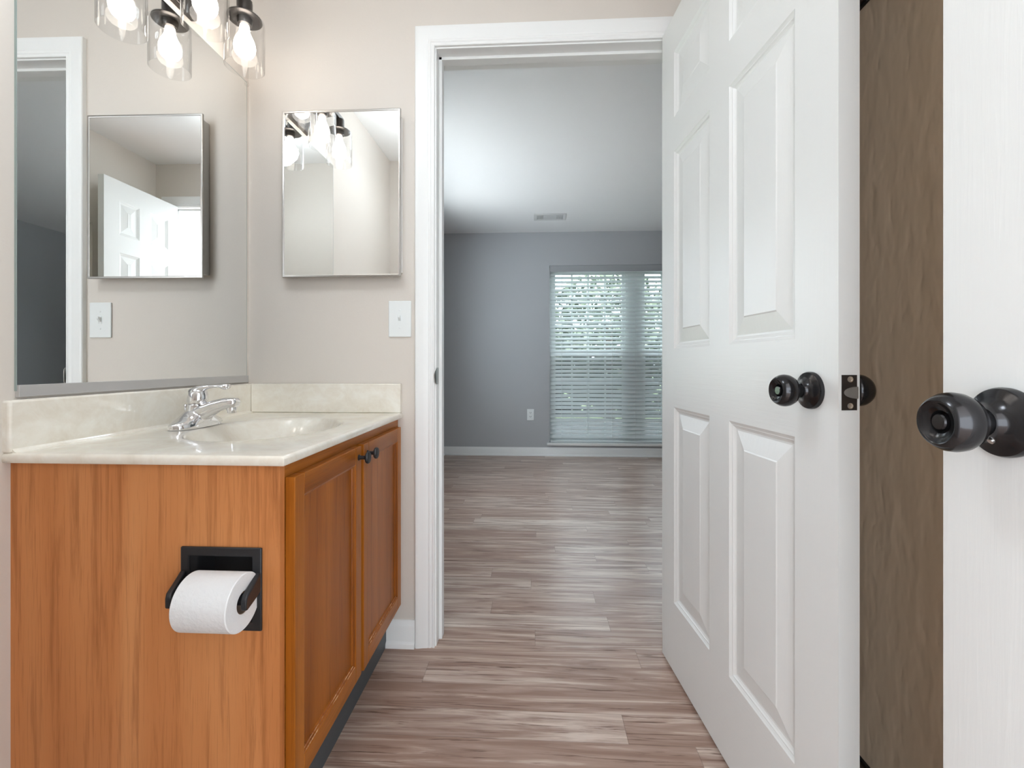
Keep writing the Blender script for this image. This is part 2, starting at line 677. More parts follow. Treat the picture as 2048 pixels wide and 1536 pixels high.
struct('wall_far', mb, M['bed_wall'], 'blue grey bedroom wall with the tall window', 'wall', smooth=False)
SW0, SW1, SWZ0, SWZ1 = 2.30, 4.00, 0.70, 2.12  # opening for the added side window
mb = MB().box(BR_L - 0.1, BR_L, BB, SW0, 0, CEIL)
mb.box(BR_L - 0.1, BR_L, SW1, FAR, 0, CEIL)
mb.box(BR_L - 0.1, BR_L, SW0, SW1, 0, SWZ0)
mb.box(BR_L - 0.1, BR_L, SW0, SW1, SWZ1, CEIL)
struct('wall_bedroom_left', mb, M['bed_wall'], 'blue grey bedroom wall left of the doorway view', 'wall', smooth=False)
struct('wall_bedroom_right', MB().box(BR_R, BR_R + 0.1, BB - 0.08, FAR, 0, CEIL), M['bed_wall'], 'dark grey bedroom wall seen in the large mirror', 'wall', smooth=False)
struct('ceiling_bedroom', MB().box(BR_L - 0.1, BR_R + 0.1, B + 0.03, FAR + 0.14, CEIL, CEIL + 0.08), M['bed_ceiling'], 'pale grey flat bedroom ceiling', 'ceiling', smooth=False)


# casing swept round a door opening with mitred corners
CAS = [(0, 0), (0, .0085), (.002, .0100), (.006, .0100), (.0085, .0085), (.011, .0085), (.0135, .0110), (.019, .0115), (.022, .0105),
       (.026, .0125), (.040, .0140), (.052, .0165), (.060, .0175), (.064, .0165), (.066, .014), (.066, 0)]


def casing(x0, x1, zt, face, sgn):
    """x0,x1 inner edges, zt inner top, wall face y, sgn = direction away from the wall."""
    rings = []
    for k in range(4):
        ring = []
        for (wd, t) in CAS:
            y = face + sgn * t
            if k == 0:
                ring.append((x0 - wd, y, 0.0))
            elif k == 1:
                ring.append((x0 - wd, y, zt + wd))
            elif k == 2:
                ring.append((x1 + wd, y, zt + wd))
            else:
                ring.append((x1 + wd, y, 0.0))
        rings.append(ring)
    return MB().loft(rings)


def jamb(x0, x1, zt, y0, y1, stop0, stop1):
    m = MB()
    m.box(x0 - 0.018, x0, y0, y1, 0, zt + 0.018)
    m.box(x1, x1 + 0.018, y0, y1, 0, zt + 0.018)
    m.box(x0, x1, y0, y1, zt, zt + 0.018)
    m.box(x0, x0 + 0.011, stop0, stop1, 0, zt)
    m.box(x1 - 0.011, x1, stop0, stop1, 0, zt)
    m.box(x0, x1, stop0, stop1, zt - 0.011, zt)
    return m


struct('trim_1', casing(OP_L - 0.005, OP_R + 0.005, OP_H + 0.005, B, -1), M['trim'], 'white moulded casing around the bedroom doorway', 'door trim', angle=25)
j = struct('trim_2', jamb(OP_L, OP_R, OP_H, B - 0.001, BB + 0.001, B + 0.040, B + 0.075), M['trim'], 'white jamb lining the bedroom doorway', 'door jamb', bevel=0.0015, smooth=False)
struct('trim_3', casing(OP_L - 0.005, OP_R + 0.005, OP_H + 0.005, BB, 1), M['trim'], 'white casing on the bedroom side of the doorway', 'door trim', angle=25)
struct('trim_4', casing(RO_L - 0.005, RO_R + 0.005, RO_H + 0.005, REAR, 1), M['trim'], 'white casing around the doorway beside the viewer', 'door trim', angle=25)
struct('trim_5', jamb(RO_L, RO_R, RO_H, REAR - 0.1, REAR + 0.001, REAR - 0.075, REAR - 0.040), M['trim'], 'white jamb of the doorway beside the viewer', 'door jamb', bevel=0.0015, smooth=False)
# strike plate with a curved lip on the left jamb
sp = MB()
ring_n = 14
zc, hh = 0.925, 0.0285
for (xx, dz) in ((0, 0),):
    pts_a, pts_b = [], []
prof = []
for i in range(ring_n + 1):
    a = -PI / 2 + PI * i / ring_n
    prof.append((0.0125 * math.cos(a), zc + hh * math.sin(a)))
ra, rb = [], []
for (dy, z) in prof:
    ra.append((OP_L + 0.0004 - 0.006 * (dy / 0.0125) ** 2, B - 0.004 - dy, z))
    rb.append((OP_L + 0.0020 - 0.006 * (dy / 0.0125) ** 2, B - 0.004 - dy, z))
ra += [(OP_L + 0.0004, B + 0.028, zc + hh), (OP_L + 0.0004, B + 0.028, zc - hh)]
rb += [(OP_L + 0.0020, B + 0.028, zc + hh), (OP_L + 0.0020, B + 0.028, zc - hh)]
sp.loft([ra, rb])
obj('strike_plate', sp, M['nickel'], j)

BASE = [(0, 0), (.022, 0), (.022, .006), (.020, .014), (.013, .019), (.0125, .020), (.0125, .068), (.010, .074), (.006, .080), (.004, .0886), (0, .0886)]


def baseboard(p0, p1, nrm):
    rings = []
    for p in (p0, p1):
        rings.append([(p[0] + nrm[0] * d, p[1] + nrm[1] * d, z) for d, z in BASE])
    return MB().loft(rings)


struct('baseboard_back', baseboard((-0.512, B), (OP_L - 0.072, B), (0, -1)), M['trim'], 'short white baseboard between vanity and door casing', 'baseboard', angle=25)
struct('baseboard_far', baseboard((BR_L, FAR), (BR_R, FAR), (0, -1)), M['trim'], 'white baseboard below the bedroom window', 'baseboard', angle=25)
struct('baseboard_bedroom_left', baseboard((BR_L, BB + 0.02), (BR_L, FAR), (1, 0)), M['trim'], 'white baseboard of the left bedroom wall', 'baseboard', angle=25)
struct('baseboard_bedroom_right', baseboard((BR_R, BB), (BR_R, FAR), (-1, 0)), M['trim'], 'white baseboard of the right bedroom wall', 'baseboard', angle=25)
struct('baseboard_left', baseboard((L, REAR), (L, V0 - 0.001), (1, 0)), M['trim'], 'white baseboard left of the viewer before the vanity', 'baseboard', angle=25)


# ------------------------------------------------------------------ six panel doors
OGEE = [(0, 0), (.003, .0022), (.007, .0046), (.009, .0048), (.012, .0072), (.016, .0094), (.020, .0096), (.058, .0034), (.061, .0022)]


def panel_door(W, T, H, us, zs):
    """Local frame: u = x from the hinge, thickness y 0..T, z up. us: two column ranges; zs: row ranges. Slot 0 upright grain, 1 level grain."""
    m = MB()
    ux = [0] + [c for r in us for c in r] + [W]
    zz = [0] + [c for r in zs for c in r] + [H]
    for face in (0, 1):
        y = 0 if face == 0 else T
        s = 1 if face == 0 else -1
        for a in range(len(ux) - 1):
            for b in range(len(zz) - 1):
                if a % 2 == 1 and b % 2 == 1:
                    u0, u1, z0, z1 = ux[a], ux[a + 1], zz[b], zz[b + 1]
                    rings = []
                    for (ins, d) in OGEE:
                        k = min(1.0, 0.42 * min(u1 - u0, z1 - z0) / 0.061)
                        i = ins * k
                        rings.append([(u0 + i, y + s * d, z0 + i), (u1 - i, y + s * d, z0 + i), (u1 - i, y + s * d, z1 - i), (u0 + i, y + s * d, z1 - i)])
                    m.loft(rings, cap=False)
                    n = len(m.v)
                    m.f.append((n - 4, n - 3, n - 2, n - 1))
                    m.mi.append(0)
                else:
                    rail = 1 if (b % 2 == 0 and 0 < a < len(ux) - 2) else 0
                    m.add([(ux[a], y, zz[b]), (ux[a + 1], y, zz[b]), (ux[a + 1], y, zz[b + 1]), (ux[a], y, zz[b + 1])], [(0, 1, 2, 3)], rail)
    for (p, q) in (((0, 0), (W, 0)), ((W, 0), (W, H)), ((W, H), (0, H)), ((0, H), (0, 0))):
        m.add([(p[0], 0, p[1]), (q[0], 0, q[1]), (q[0], T, q[1]), (p[0], T, p[1])], [(0, 1, 2, 3)])
    return m


ROSE = [(0, 0), (.0325, 0), (.0328, .004), (.0315, .0075), (.0300, .0085), (.0235, .0105), (.0165, .0150), (.0140, .0190), (.0132, .0215), (0, .0215)]
KNOB = [(0, .020), (.0118, .020), (.0116, .0270), (.0128, .0300), (.0190, .0325), (.0240, .0365), (.0272, .0430), (.0280, .0490), (.0272, .0545),
        (.0245, .0600), (.0222, .0630), (.0206, .0640), (.0190, .0636), (.0178, .0622), (.0140, .0600), (.0110, .0590), (.0100, .0570), (.0098, .0520), (0, .0520)]
KNOB_PLAIN = KNOB[:10] + [(.0220, .0632), (.0140, .0652), (0, .0660)]
BUTTON = [(0, .0515), (.0078, .0515), (.0078, .0600), (.0068, .0612), (0, .0612)]


def fit_door(door, W, T, kz, u):
    """Knob sets, latch plate and hinges, all in the door's own frame."""
    for (y, ax, prof) in ((0, (0, -1, 0), KNOB), (T, (0, 1, 0), KNOB_PLAIN)):
        rose = obj('rosette', MB().lathe(ROSE, (u, y, kz), ax, 56), M['knob'], door, local=True, angle=28)
        kn = obj('door_knob', MB().lathe(prof, (u, y, kz), ax, 64), M['knob'], door, local=True, angle=40)
        if prof is KNOB:
            bt = MB().lathe(BUTTON, (u, y, kz), ax, 32)
            obj('lock_button', bt, M['knob'], kn, local=True, angle=30)
            sc = MB().cyl((u - 0.004, y - 0.0140, kz - 0.004), (u + 0.0065, y - 0.0180, kz - 0.0022), 0.0028, n=16)
            obj('set_screw', sc, M['nickel'], rose, local=True)
    lp = obj('latch_plate', MB().box(W - 0.001, W + 0.0006, T / 2 - 0.0127, T / 2 + 0.0127, kz - 0.0285, kz + 0.0285), M['plate_dark'], door, local=True)
    lb = MB()
    rings = []
    n = 16
    for k, d in enumerate((0.0006, 0.012)):
        ring = []
        for i in range(n + 1):
            a = PI / 2 + PI * i / n
            ring.append((W + (d if k == 0 else 0.0006 + 0.011 * (0.5 + 0.5 * (-math.cos(a)) * -1)), T / 2 + 0.0105 + 0.0195 * math.cos(a), kz + 0.0095 * math.sin(a)))
        rings.append(ring)
    lb.loft(rings)
    obj('latch_bolt', lb, M['nickel'], lp, local=True)
    for dz in (-0.0215, 0.0215):
        sc = MB().lathe([(0, .0006), (.0048, .0006), (.0048, .0010), (.0028, .0016), (.0024, .0008), (0, .0008)], (W, T / 2 + 0.0015, kz + dz), (1, 0, 0), 20)
        obj('screw', sc, M['nickel'], lp, local=True)
    for z in (0.25, 1.02, 1.80):
        hg = MB().cyl((-0.004, T + 0.004, z - 0.045), (-0.004, T + 0.004, z + 0.045), 0.0055, n=16)
        hg.box(-0.002, 0.0, 0.004, T + 0.002, z - 0.045, z + 0.045)
        obj('hinge', hg, M['plate_dark'], door, local=True)


def make_door(name, label, loc, ang, W, us, zs, kz, ku):
    T, H = 0.035, 2.036
    d = obj(name, panel_door(W, T, H, us, zs), [M['door_v'], M['door_h']], bevel=0.0012, smooth=False)
    d.location = loc
    d.rotation_euler = (0, 0, ang)
    tag(d, label, 'door', kind='structure')
    fit_door(d, W, T, kz, ku)
    return d


make_door('door_1', 'open white six panel door hinged beside the bedroom doorway', (0.4211, 1.5300, 0.012), R(-85), 0.774,
          [(0.098, 0.331), (0.430, 0.667)], [(0.215, 0.821), (1.001, 1.612), (1.718, 1.920)], 0.909, 0.711)
# the near door swings the other way round: its hinge is at the rear, its face looks left
def near_door():
    W = 0.550
    us = [(0.085, 0.230), (0.310, 0.450)]
    zs = [(0.215, 0.821), (1.001, 1.612), (1.718, 1.920)]
    T, H = 0.035, 2.036
    m = panel_door(W, T, H, us, zs)
    m.v = [(x, T - y, z) for x, y, z in m.v]     # mirror so that y grows to the left
    d = obj('door_2', m, [M['door_v'], M['door_h']], bevel=0.0012, smooth=False)
    d.location = (0.4400 + T, REAR + 0.004, 0.012)
    d.rotation_euler = (0, 0, R(90))
    tag(d, 'white door at the right edge with a large dark knob close to the viewer', 'door', kind='structure')
    fit_near(d, W, T)
    return d


def fit_near(d, W, T):
    kz, u = 0.901, W - 0.066
    for (y, ax, prof) in ((T, (0, 1, 0), KNOB), (0, (0, -1, 0), KNOB_PLAIN)):
        rose = obj('rosette', MB().lathe(ROSE, (u, y, kz), ax, 64), M['knob'], d, local=True, angle=28)
        kn = obj('door_knob', MB().lathe(prof, (u, y, kz), ax, 80), M['knob'], d, local=True, angle=40)
        if prof is KNOB:
            obj('lock_button', MB().lathe(BUTTON, (u, y, kz), ax, 32), M['knob'], kn, local=True, angle=30)
            obj('set_screw', MB().cyl((u - 0.002, y + 0.0125, kz - 0.0150), (u - 0.002, y + 0.0165, kz - 0.0180), 0.0026, n=16), M['nickel'], rose, local=True)
    lp = obj('latch_plate', MB().box(W - 0.001, W + 0.0006, T / 2 - 0.0127, T / 2 + 0.0127, kz - 0.0285, kz + 0.0285), M['plate_dark'], d, local=True)
    obj('latch_bolt', MB().box(W, W + 0.009, T / 2 - 0.008, T / 2 + 0.008, kz - 0.009, kz + 0.009), M['nickel'], lp, local=True, bevel=0.003)


near_door()

# ------------------------------------------------------------------ shower front on the right wall
SX = 0.70
sd = thing('shower_door', 'brown textured shower door in a bronze frame between the two white doors', 'shower door', (SX, (SH0 + SH1) / 2, 0.08))
G0, G1 = 0.123, 1.728
mb = MB().frame((SH0 + 0.002, SH1 - 0.002, 0.081, SHH - 0.002), (SH0 + 0.045, SH1 - 0.045, G0 - 0.006, G1 + 0.006), 'x', SX - 0.012, SX + 0.018)
obj('door_frame', mb, M['bronze_frame'], sd, bevel=0.003)
obj('gasket', MB().frame((SH0 + 0.044, SH1 - 0.044, G0 - 0.008, G1 + 0.008), (SH0 + 0.051, SH1 - 0.051, G0, G1), 'x', SX - 0.006, SX + 0.012), M['gasket'], sd)
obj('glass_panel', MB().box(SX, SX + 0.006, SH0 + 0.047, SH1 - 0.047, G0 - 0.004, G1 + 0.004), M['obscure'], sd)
struct('trim_6', MB().box(RX - 0.01, RX + 0.24, SH0, SH1, 0, 0.08), M['trim'], 'low white curb under the brown shower door', 'curb', bevel=0.006, smooth=False)

# ------------------------------------------------------------------ vanity cabinet
FX = -0.470           # face frame plane
VX0 = L + 0.001
ZT = 0.782
vc = thing('vanity_cabinet', 'orange brown wooden vanity cabinet with two doors under the cream top', 'cabinet', (-0.73, 1.18, 0))
TP = (-0.6551, -0.5008, 0.4767, 0.6293)        # paper holder plate
HO = (TP[0] + 0.012, TP[1] - 0.012, TP[2] + 0.012, TP[3] - 0.012)
mb = MB()
ux = [VX0, HO[0], HO[1], FX + 0.001]
zz = [0.13, HO[2], HO[3], ZT]
for a in range(3):
    for b in range(3):
        if a == 1 and b == 1:
            continue
        for y in (V0, V0 + 0.016):
            mb.add([(ux[a], y, zz[b]), (ux[a + 1], y, zz[b]), (ux[a + 1], y, zz[b + 1]), (ux[a], y, zz[b + 1])], [(0, 1, 2, 3)])
x0, x1 = ux[0], ux[3]
for (p, q) in (((x0, zz[0]), (x1, zz[0])), ((x1, zz[0]), (x1, zz[3])), ((x1, zz[3]), (x0, zz[3])), ((x0, zz[3]), (x0, zz[0]))):
    mb.add([(p[0], V0, p[1]), (q[0], V0, q[1]), (q[0], V0 + .016, q[1]), (p[0], V0 + .016, p[1])], [(0, 1, 2, 3)])
for (p, q) in (((HO[0], HO[2]), (HO[1], HO[2])), ((HO[1], HO[2]), (HO[1], HO[3])), ((HO[1], HO[3]), (HO[0], HO[3])), ((HO[0], HO[3]), (HO[0], HO[2]))):
    mb.add([(p[0], V0, p[1]), (q[0], V0, q[1]), (q[0], V0 + .016, q[1]), (p[0], V0 + .016, p[1])], [(0, 1, 2, 3)])
mb.box(VX0, -0.512, V0, V0 + 0.016, 0.0, 0.13)
obj('side_panel', mb, M['panel_wood'], vc, smooth=False)
mb = MB()
mb.frame((V0 + 0.0165, V1 - 0.002, 0.13, ZT), (V0 + 0.05, V1 - 0.04, 0.175, 0.735), 'x', FX - 0.018, FX)
mb.box(FX - 0.018, FX, 1.150, 1.187, 0.17, 0.74)
obj('face_frame', mb, M['rail_wood'], vc, bevel=0.001, smooth=False)
mb = MB()
mb.box(VX0, FX - 0.019, V0 + 0.017, V1 - 0.002, 0.13, 0.146)
mb.box(VX0, FX - 0.019, V1 - 0.016, V1 - 0.002, 0.13, ZT)
mb.box(VX0, VX0 + 0.006, V0 + 0.017, V1 - 0.016, 0.146, ZT)
obj('carcass', mb, M['panel_wood'], vc, smooth=False)
obj('toe_kick', MB().box(-0.520, -0.508, V0 + 0.003, V1 - 0.001, 0.0, 0.13), M['toe'], vc)


def cabinet_door(y0, y1, z0, z1, knob_y, wear):
    st, rl = 0.036, 0.042
    X0, X1 = FX + 0.001, FX + 0.020
    d = MB()
    d.box(X0, X1, y0, y0 + st, z0, z1, 0)
    d.box(X0, X1, y1 - st, y1, z0, z1, 0)
    d.box(X0, X1, y0 + st, y1 - st, z0, z0 + rl, 1)
    d.box(X0, X1, y0 + st, y1 - st, z1 - rl, z1, 1)
    d.box(X1 - 0.0040, X1 - 0.0007, y0 + 0.006, y1 - 0.006, z1 - 0.0040, z1 - 0.0005, 2)
    o = obj('cabinet_door', d, [M['door_wood'], M['rail_wood'], M['worn']], vc, bevel=0.0035, smooth=False, seg=3)
    # recessed flat panel with a stepped bead
    p = MB()
    a0, a1, b0, b1 = y0 + st - 0.001, y1 - st + 0.001, z0 + rl - 0.001, z1 - rl + 0.001
    rings = []
    for ins, x in ((0, X1 - 0.0012), (0.003, X1 - 0.0022), (0.005, X1 - 0.0050), (0.0075, X1 - 0.0055), (0.0095, X1 - 0.0090)):
        rings.append([(x, a0 + ins, b0 + ins), (x, a1 - ins, b0 + ins), (x, a1 - ins, b1 - ins), (x, a0 + ins, b1 - ins)])
    p.loft(rings, cap=False)
    p.mi[0] = p.mi[8] = 1      # lower bead has lost its stain
    n = len(p.v)
    p.f.append((n - 4, n - 3, n - 2, n - 1))
    p.mi.append(0)
    obj('center_panel', p, [M['panel2_wood'], M['worn']], o, smooth=False)
    kz = 0.7275
    k = MB().lathe([(0, -0.001), (.0075, -0.001), (.0075, .0015), (.0052, .003), (.0048, .014), (.0065, .018), (.0135, .0205), (.0150, .0225), (.0150, .0255), (.0138, .0275), (0, .0282)],
                   (X1, knob_y, kz), (1, 0, 0), 32)
    obj('knob', k, M['matte_black'], o, angle=40)
    return o


cabinet_door(0.8327, 1.1600, 0.162, 0.7545, 1.1426, 3)
cabinet_door(1.1770, 1.5095, 0.158, 0.7545, 1.2030, 8)

# ------------------------------------------------------------------ countertop with integral oval basin
CX0, CX1, CY0, CY1, CZ = L + 0.0005, -0.4525, 0.800, B - 0.0005, 0.800
bx, by, ax_, ay_ = -0.700, 1.172, 0.168, 0.215
angs = sorted(set([2 * PI * i / 120 for i in range(120)] + [math.atan2(y - by, x - bx) % (2 * PI) for x in (CX0, CX1) for y in (CY0, CY1)]))
N = len(angs)


def edge_pt(a, inset=0.0):
    dx, dy = math.cos(a), math.sin(a)
    ts = []
    if dx > 1e-9:
        ts.append((CX1 - inset - bx) / dx)
    if dx < -1e-9:
        ts.append((CX0 - bx) / dx)
    if dy > 1e-9:
        ts.append((CY1 - by) / dy)
    if dy < -1e-9:
        ts.append((CY0 + inset - by) / dy)
    t = min(ts)
    return bx + dx * t, by + dy * t


mb = MB()
rings = []
DEPTH = 0.125


def bowl_z(r):
    return CZ - DEPTH * (1 - r ** 2.2) ** 0.95


for r in (0.10, 0.2, 0.32, 0.45, 0.58, 0.70, 0.80, 0.88, 0.94, 0.975, 0.993):
    rings.append([(bx + ax_ * r * math.cos(a), by + ay_ * r * math.sin(a), bowl_z(r) - 0.0012) for a in angs])
for s_, dz in ((1.005, 0.0022), (1.02, 0.0009), (1.05, 0.0003)):
    rings.append([(bx + ax_ * s_ * math.cos(a), by + ay_ * s_ * math.sin(a), CZ - dz) for a in angs])
for q in (0.35, 0.7, 1.0):
    ring = []
    for a in angs:
        ox, oy = bx + ax_ * 1.05 * math.cos(a), by + ay_ * 1.05 * math.sin(a)
        ex, ey = edge_pt(a, 0.006)
        ring.append((ox + (ex - ox) * q, oy + (ey - oy) * q, CZ))
    rings.append(ring)
for ins, z in ((0.0035, CZ - 0.0006), (0.0013, CZ - 0.0025), (0.0, CZ - 0.006), (0.0, ZT + 0.003), (0.002, ZT)):
    rings.append([(*edge_pt(a, ins), z) for a in angs])
mb.loft(rings, cap=False)
vt = tag(obj('countertop', mb, M['marble'], angle=60), 'cream marble vanity top with oval basin', 'countertop')
obj('drain', MB().lathe([(0.0175, .001), (.024, .0016), (.024, -.0005), (0.0175, -.002)], (bx, by, bowl_z(0.1)), (0, 0, 1), 32).lathe([(0, .003), (.014, .0028), (.0165, .001), (.0165, -.003)], (bx, by, bowl_z(0.1)), (0, 0, 1), 32), M['chrome'], vt)
# the underside closes the slab outside the bowl
under = MB().frame((CX0, CX1 - 0.002, CY0 + 0.002, CY1), (bx - ax_ - 0.03, bx + ax_ + 0.03, by - ay_ - 0.03, by + ay_ + 0.03), 'z', ZT, ZT + 0.002)
obj('underside', under, M['marble'], vt)
SPZ = 0.899
bs = MB().box(CX0, L + 0.0205, CY0 + 0.001, CY1, CZ - 0.0006, SPZ)
obj('backsplash', bs, M['marble'], vt, bevel=0.005, seg=3)
cv = MB()      # coved joint between top and backsplash
rings = []
for y in (CY0 + 0.006, CY1 - 0.022):
    rings.append([(L + 0.0195, y, CZ - 0.0005), (L + 0.0195, y, CZ + 0.009), (L + 0.0220, y, CZ + 0.0045), (L + 0.0255, y, CZ + 0.0015), (L + 0.031, y, CZ - 0.0003)])
cv.loft(rings)
obj('cove', cv, M['marble'], vt)
obj('side_splash', MB().box(L + 0.0215, -0.4567, B - 0.0205, CY1, CZ + 0.0004, SPZ), M['marble'], vt, bevel=0.002)

# ------------------------------------------------------------------ faucet
fa = thing('faucet', 'chrome single lever faucet standing on the cream vanity top', 'faucet', (-0.90, 1.165, CZ))
fx, fy = -0.898, 1.165


def ell(cx, cy, cz, rx, ry, nx, ny, n=28, p=2.4):
    """superellipse ring in the plane spanned by nx, ny"""
    out = []
    for i in range(n):
        a = 2 * PI * i / n
        c, s_ = math.cos(a), math.sin(a)
        c = math.copysign(abs(c) ** (2 / p), c)
        s_ = math.copysign(abs(s_) ** (2 / p), s_)
        out.append((cx + nx[0] * c * rx + ny[0] * s_ * ry, cy + nx[1] * c * rx + ny[1] * s_ * ry, cz + nx[2] * c * rx + ny[2] * s_ * ry))
    return out


body = MB()
# base lozenge that swells to the middle
rings = []
for k in range(25):
    q = -1 + 2 * k / 24
    y = fy + 0.0840 * q
    wd = 0.0305 * math.sqrt(max(0.02, 1 - abs(q) ** 4.0))
    ht = 0.022 + 0.030 * math.exp(-(q / 0.46) ** 2) - 0.008 * abs(q) ** 4
    ring = []
    for i in range(17):
        a = PI * i / 16
        c, s_ = math.cos(a), math.sin(a)
        ring.append((fx + wd * math.copysign(abs(c) ** 0.7, c), y, CZ + ht * abs(s_) ** 0.62))
    rings.append(ring)
body.loft(rings)
# spout swept out over the basin
path = [(fx - 0.020, 0.814, .026, .018), (fx + 0.006, 0.830, .026, .022), (fx + 0.030, 0.8445, .0235, .0195), (fx + 0.055, 0.8555, .0205, .0165), (fx + 0.080, 0.8625, .0190, .0145), (fx + 0.098, 0.8640, .0185, .0135),
        (fx + 0.108, 0.8635, .0170, .0125), (fx + 0.113, 0.8630, .0125, .009)]
rings = []
for k, (x, z, ry, rz) in enumerate(path):
    k0, k1 = max(0, k - 1), min(len(path) - 1, k + 1)
    tx, tz = path[k1][0] - path[k0][0], path[k1][1] - path[k0][1]
    ln = math.hypot(tx, tz)
    rings.append(ell(x, fy, z, ry, rz, (0, 1, 0), (-tz / ln, 0, tx / ln), 28, 3.0))
body.loft(rings)
body.lathe([(0, 0), (.0245, 0), (.0240, .030), (.0225, .050), (0, .050)], (fx - 0.002, fy, CZ + 0.012), (0.08, 0, 1), 36)
bo = obj('spout_body', body, M['chrome'], fa, angle=80)
rm = bo.modifiers.new('blend', 'REMESH')
rm.mode = 'VOXEL'
rm.voxel_size = 0.0016
rm.use_smooth_shade = True
sm = bo.modifiers.new('soften', 'SMOOTH')
sm.factor = 0.6
sm.iterations = 9
obj('aerator', MB().cyl((fx + 0.097, fy, 0.858), (fx + 0.097, fy, 0.845), 0.0130, 0.0125, 28).cyl((fx + 0.097, fy, 0.846), (fx + 0.097, fy, 0.8370), 0.0110, 0.0105, 28), M['chrome'], fa)
# dome and lever
dm = MB().lathe([(0, 0), (.0225, 0), (.0238, .003), (.0240, .012), (.0222, .024), (.0180, .034), (.0110, .0405), (0, .0425)], (fx + 0.002, fy, CZ + 0.064), (0.14, 0, 1), 40)
dmo = obj('handle_dome', dm, M['chrome'], fa, angle=50)
lv = MB()
lp_ = [(fx - 0.012, 0.8900, .0150, .0120), (fx + 0.004, 0.8960, .0160, .0125), (fx + 0.020, 0.9020, .0135, .0090), (fx + 0.034, 0.9060, .0085, .0052), (fx + 0.050, 0.9080, .0065, .0040), (fx + 0.064, 0.9085, .0075, .0046), (fx + 0.074, 0.9070, .0100, .0072), (fx + 0.083, 0.9065, .0104, .0080), (fx + 0.0905, 0.9085, .0070, .0052)]
lv.loft([ell(x, fy, z, ry, rz, (0, 1, 0), (0, 0, 1), 24, 2.2) for x, z, ry, rz in lp_])
obj('lever', lv, M['chrome'], fa, angle=80)
obj('lift_rod', MB().cyl((fx - 0.031, fy, CZ + 0.015), (fx - 0.031, fy, CZ + 0.052), 0.0022, n=14).lathe([(0, 0), (.003, 0), (.0048, .004), (.004, .008), (0, .0095)], (fx - 0.031, fy, CZ + 0.051), (0, 0, 1), 20), M['chrome'], fa)

# ------------------------------------------------------------------ big wall mirror
MY0, MY1, MZ0, MZ1 = 0.8220, 1.5270, 0.9150, 1.9407
wm = thing('wall_mirror', 'large frameless mirror on the left wall above the vanity', 'mirror', (L, (MY0 + MY1) / 2, MZ0))
MXF = L + 0.0035
MTILT = 0.0090
mb = MB().box(L + 0.0008, MXF, MY0, MY1, MZ0, MZ1)
mb.v = [(x + (MY1 - y) * MTILT if x > L + 0.002 else x, y, z) for x, y, z in mb.v]
obj('mirror_glass', mb, M['mirror'], wm, smooth=False)
mb = MB().frame((MY0 - 0.0012, MY1 + 0.0012, MZ0, MZ1 + 0.0012), (MY0 + 0.0004, MY1 - 0.0004, MZ0 + 0.0002, MZ1 - 0.0004), 'x', L + 0.0005, MXF + 0.0001)
mb.v = [(x + (MY1 - y) * MTILT if x > L + 0.002 else x, y, z) for x, y, z in mb.v]
obj('glass_edge', mb, M['glass_edge'], wm, smooth=False)
mb = MB().box(L + 0.0003, L + 0.0085, MY0, MY1 + 0.0035, 0.9035, 0.9265)
mb.v = [(x + (MY1 - y) * MTILT if x > L + 0.002 else x, y, z) for x, y, z in mb.v]
obj('bottom_channel', mb, M['channel'], wm, bevel=0.0008)
obj('clip', MB().lathe([(0, 0), (.008, 0), (.008, .006), (.006, .009), (0, .0095)], (L + 0.0005, MY1 + 0.001, MZ1 - 0.004), (1, 0, 0), 24), M['shade'], wm)

# ------------------------------------------------------------------ medicine cabinet
MCX0, MCX1, MCZ0, MCZ1, MCY = -0.8575, -0.4495, 1.2605, 1.8245, 1.505
mc = thing('medicine_cabinet', 'steel edged mirrored medicine cabinet left of the door casing', 'cabinet', ((MCX0 + MCX1) / 2, B, MCZ0))
obj('cabinet_box', MB().box(MCX0 + 0.004, MCX1 - 0.004, MCY + 0.0065, B - 0.0003, MCZ0 + 0.016, MCZ1 - 0.018), M['trim'], mc, bevel=0.001)
obj('door_back', MB().box(MCX0 + 0.001, MCX1 - 0.001, MCY + 0.0038, MCY + 0.0066, MCZ0 + 0.001, MCZ1 - 0.001), M['steel_frame'], mc)
o_ = (MCX0, MCX1, MCZ0, MCZ1)
i_ = (MCX0 + 0.0078, MCX1 - 0.0078, MCZ0 + 0.0078, MCZ1 - 0.0078)
obj('mirror_frame', MB().frame(o_, i_, 'y', MCY - 0.0015, MCY + 0.0065), M['steel_frame'], mc, bevel=0.0018)
obj('mirror_glass', MB().box(i_[0] - 0.001, i_[1] + 0.001, MCY, MCY + 0.004, i_[2] - 0.001, i_[3] + 0.001), M['mirror'], mc, smooth=False)

# ------------------------------------------------------------------ vanity light
LX, LYC, LS = -0.8785, 1.171, 0.165
vl = thing('vanity_light', 'dark bronze three bulb light bar above the large mirror', 'light fixture', (L, LYC, 2.02))
obj('wall_plate', MB().box(L + 0.0003, L + 0.020, LYC - 0.105, LYC + 0.105, 1.962, 2.085), M['fixture'], vl, bevel=0.003)
obj('arm', MB().box(L + 0.019, LX - 0.009, LYC - 0.011, LYC + 0.011, 2.060, 2.078), M['fixture'], vl, bevel=0.002)
obj('bar', MB().box(LX - 0.011, LX + 0.011, LYC - LS - 0.022, LYC + LS + 0.022, 2.060, 2.080), M['fixture'], vl, bevel=0.002)
proto = []
ZD = 2.012


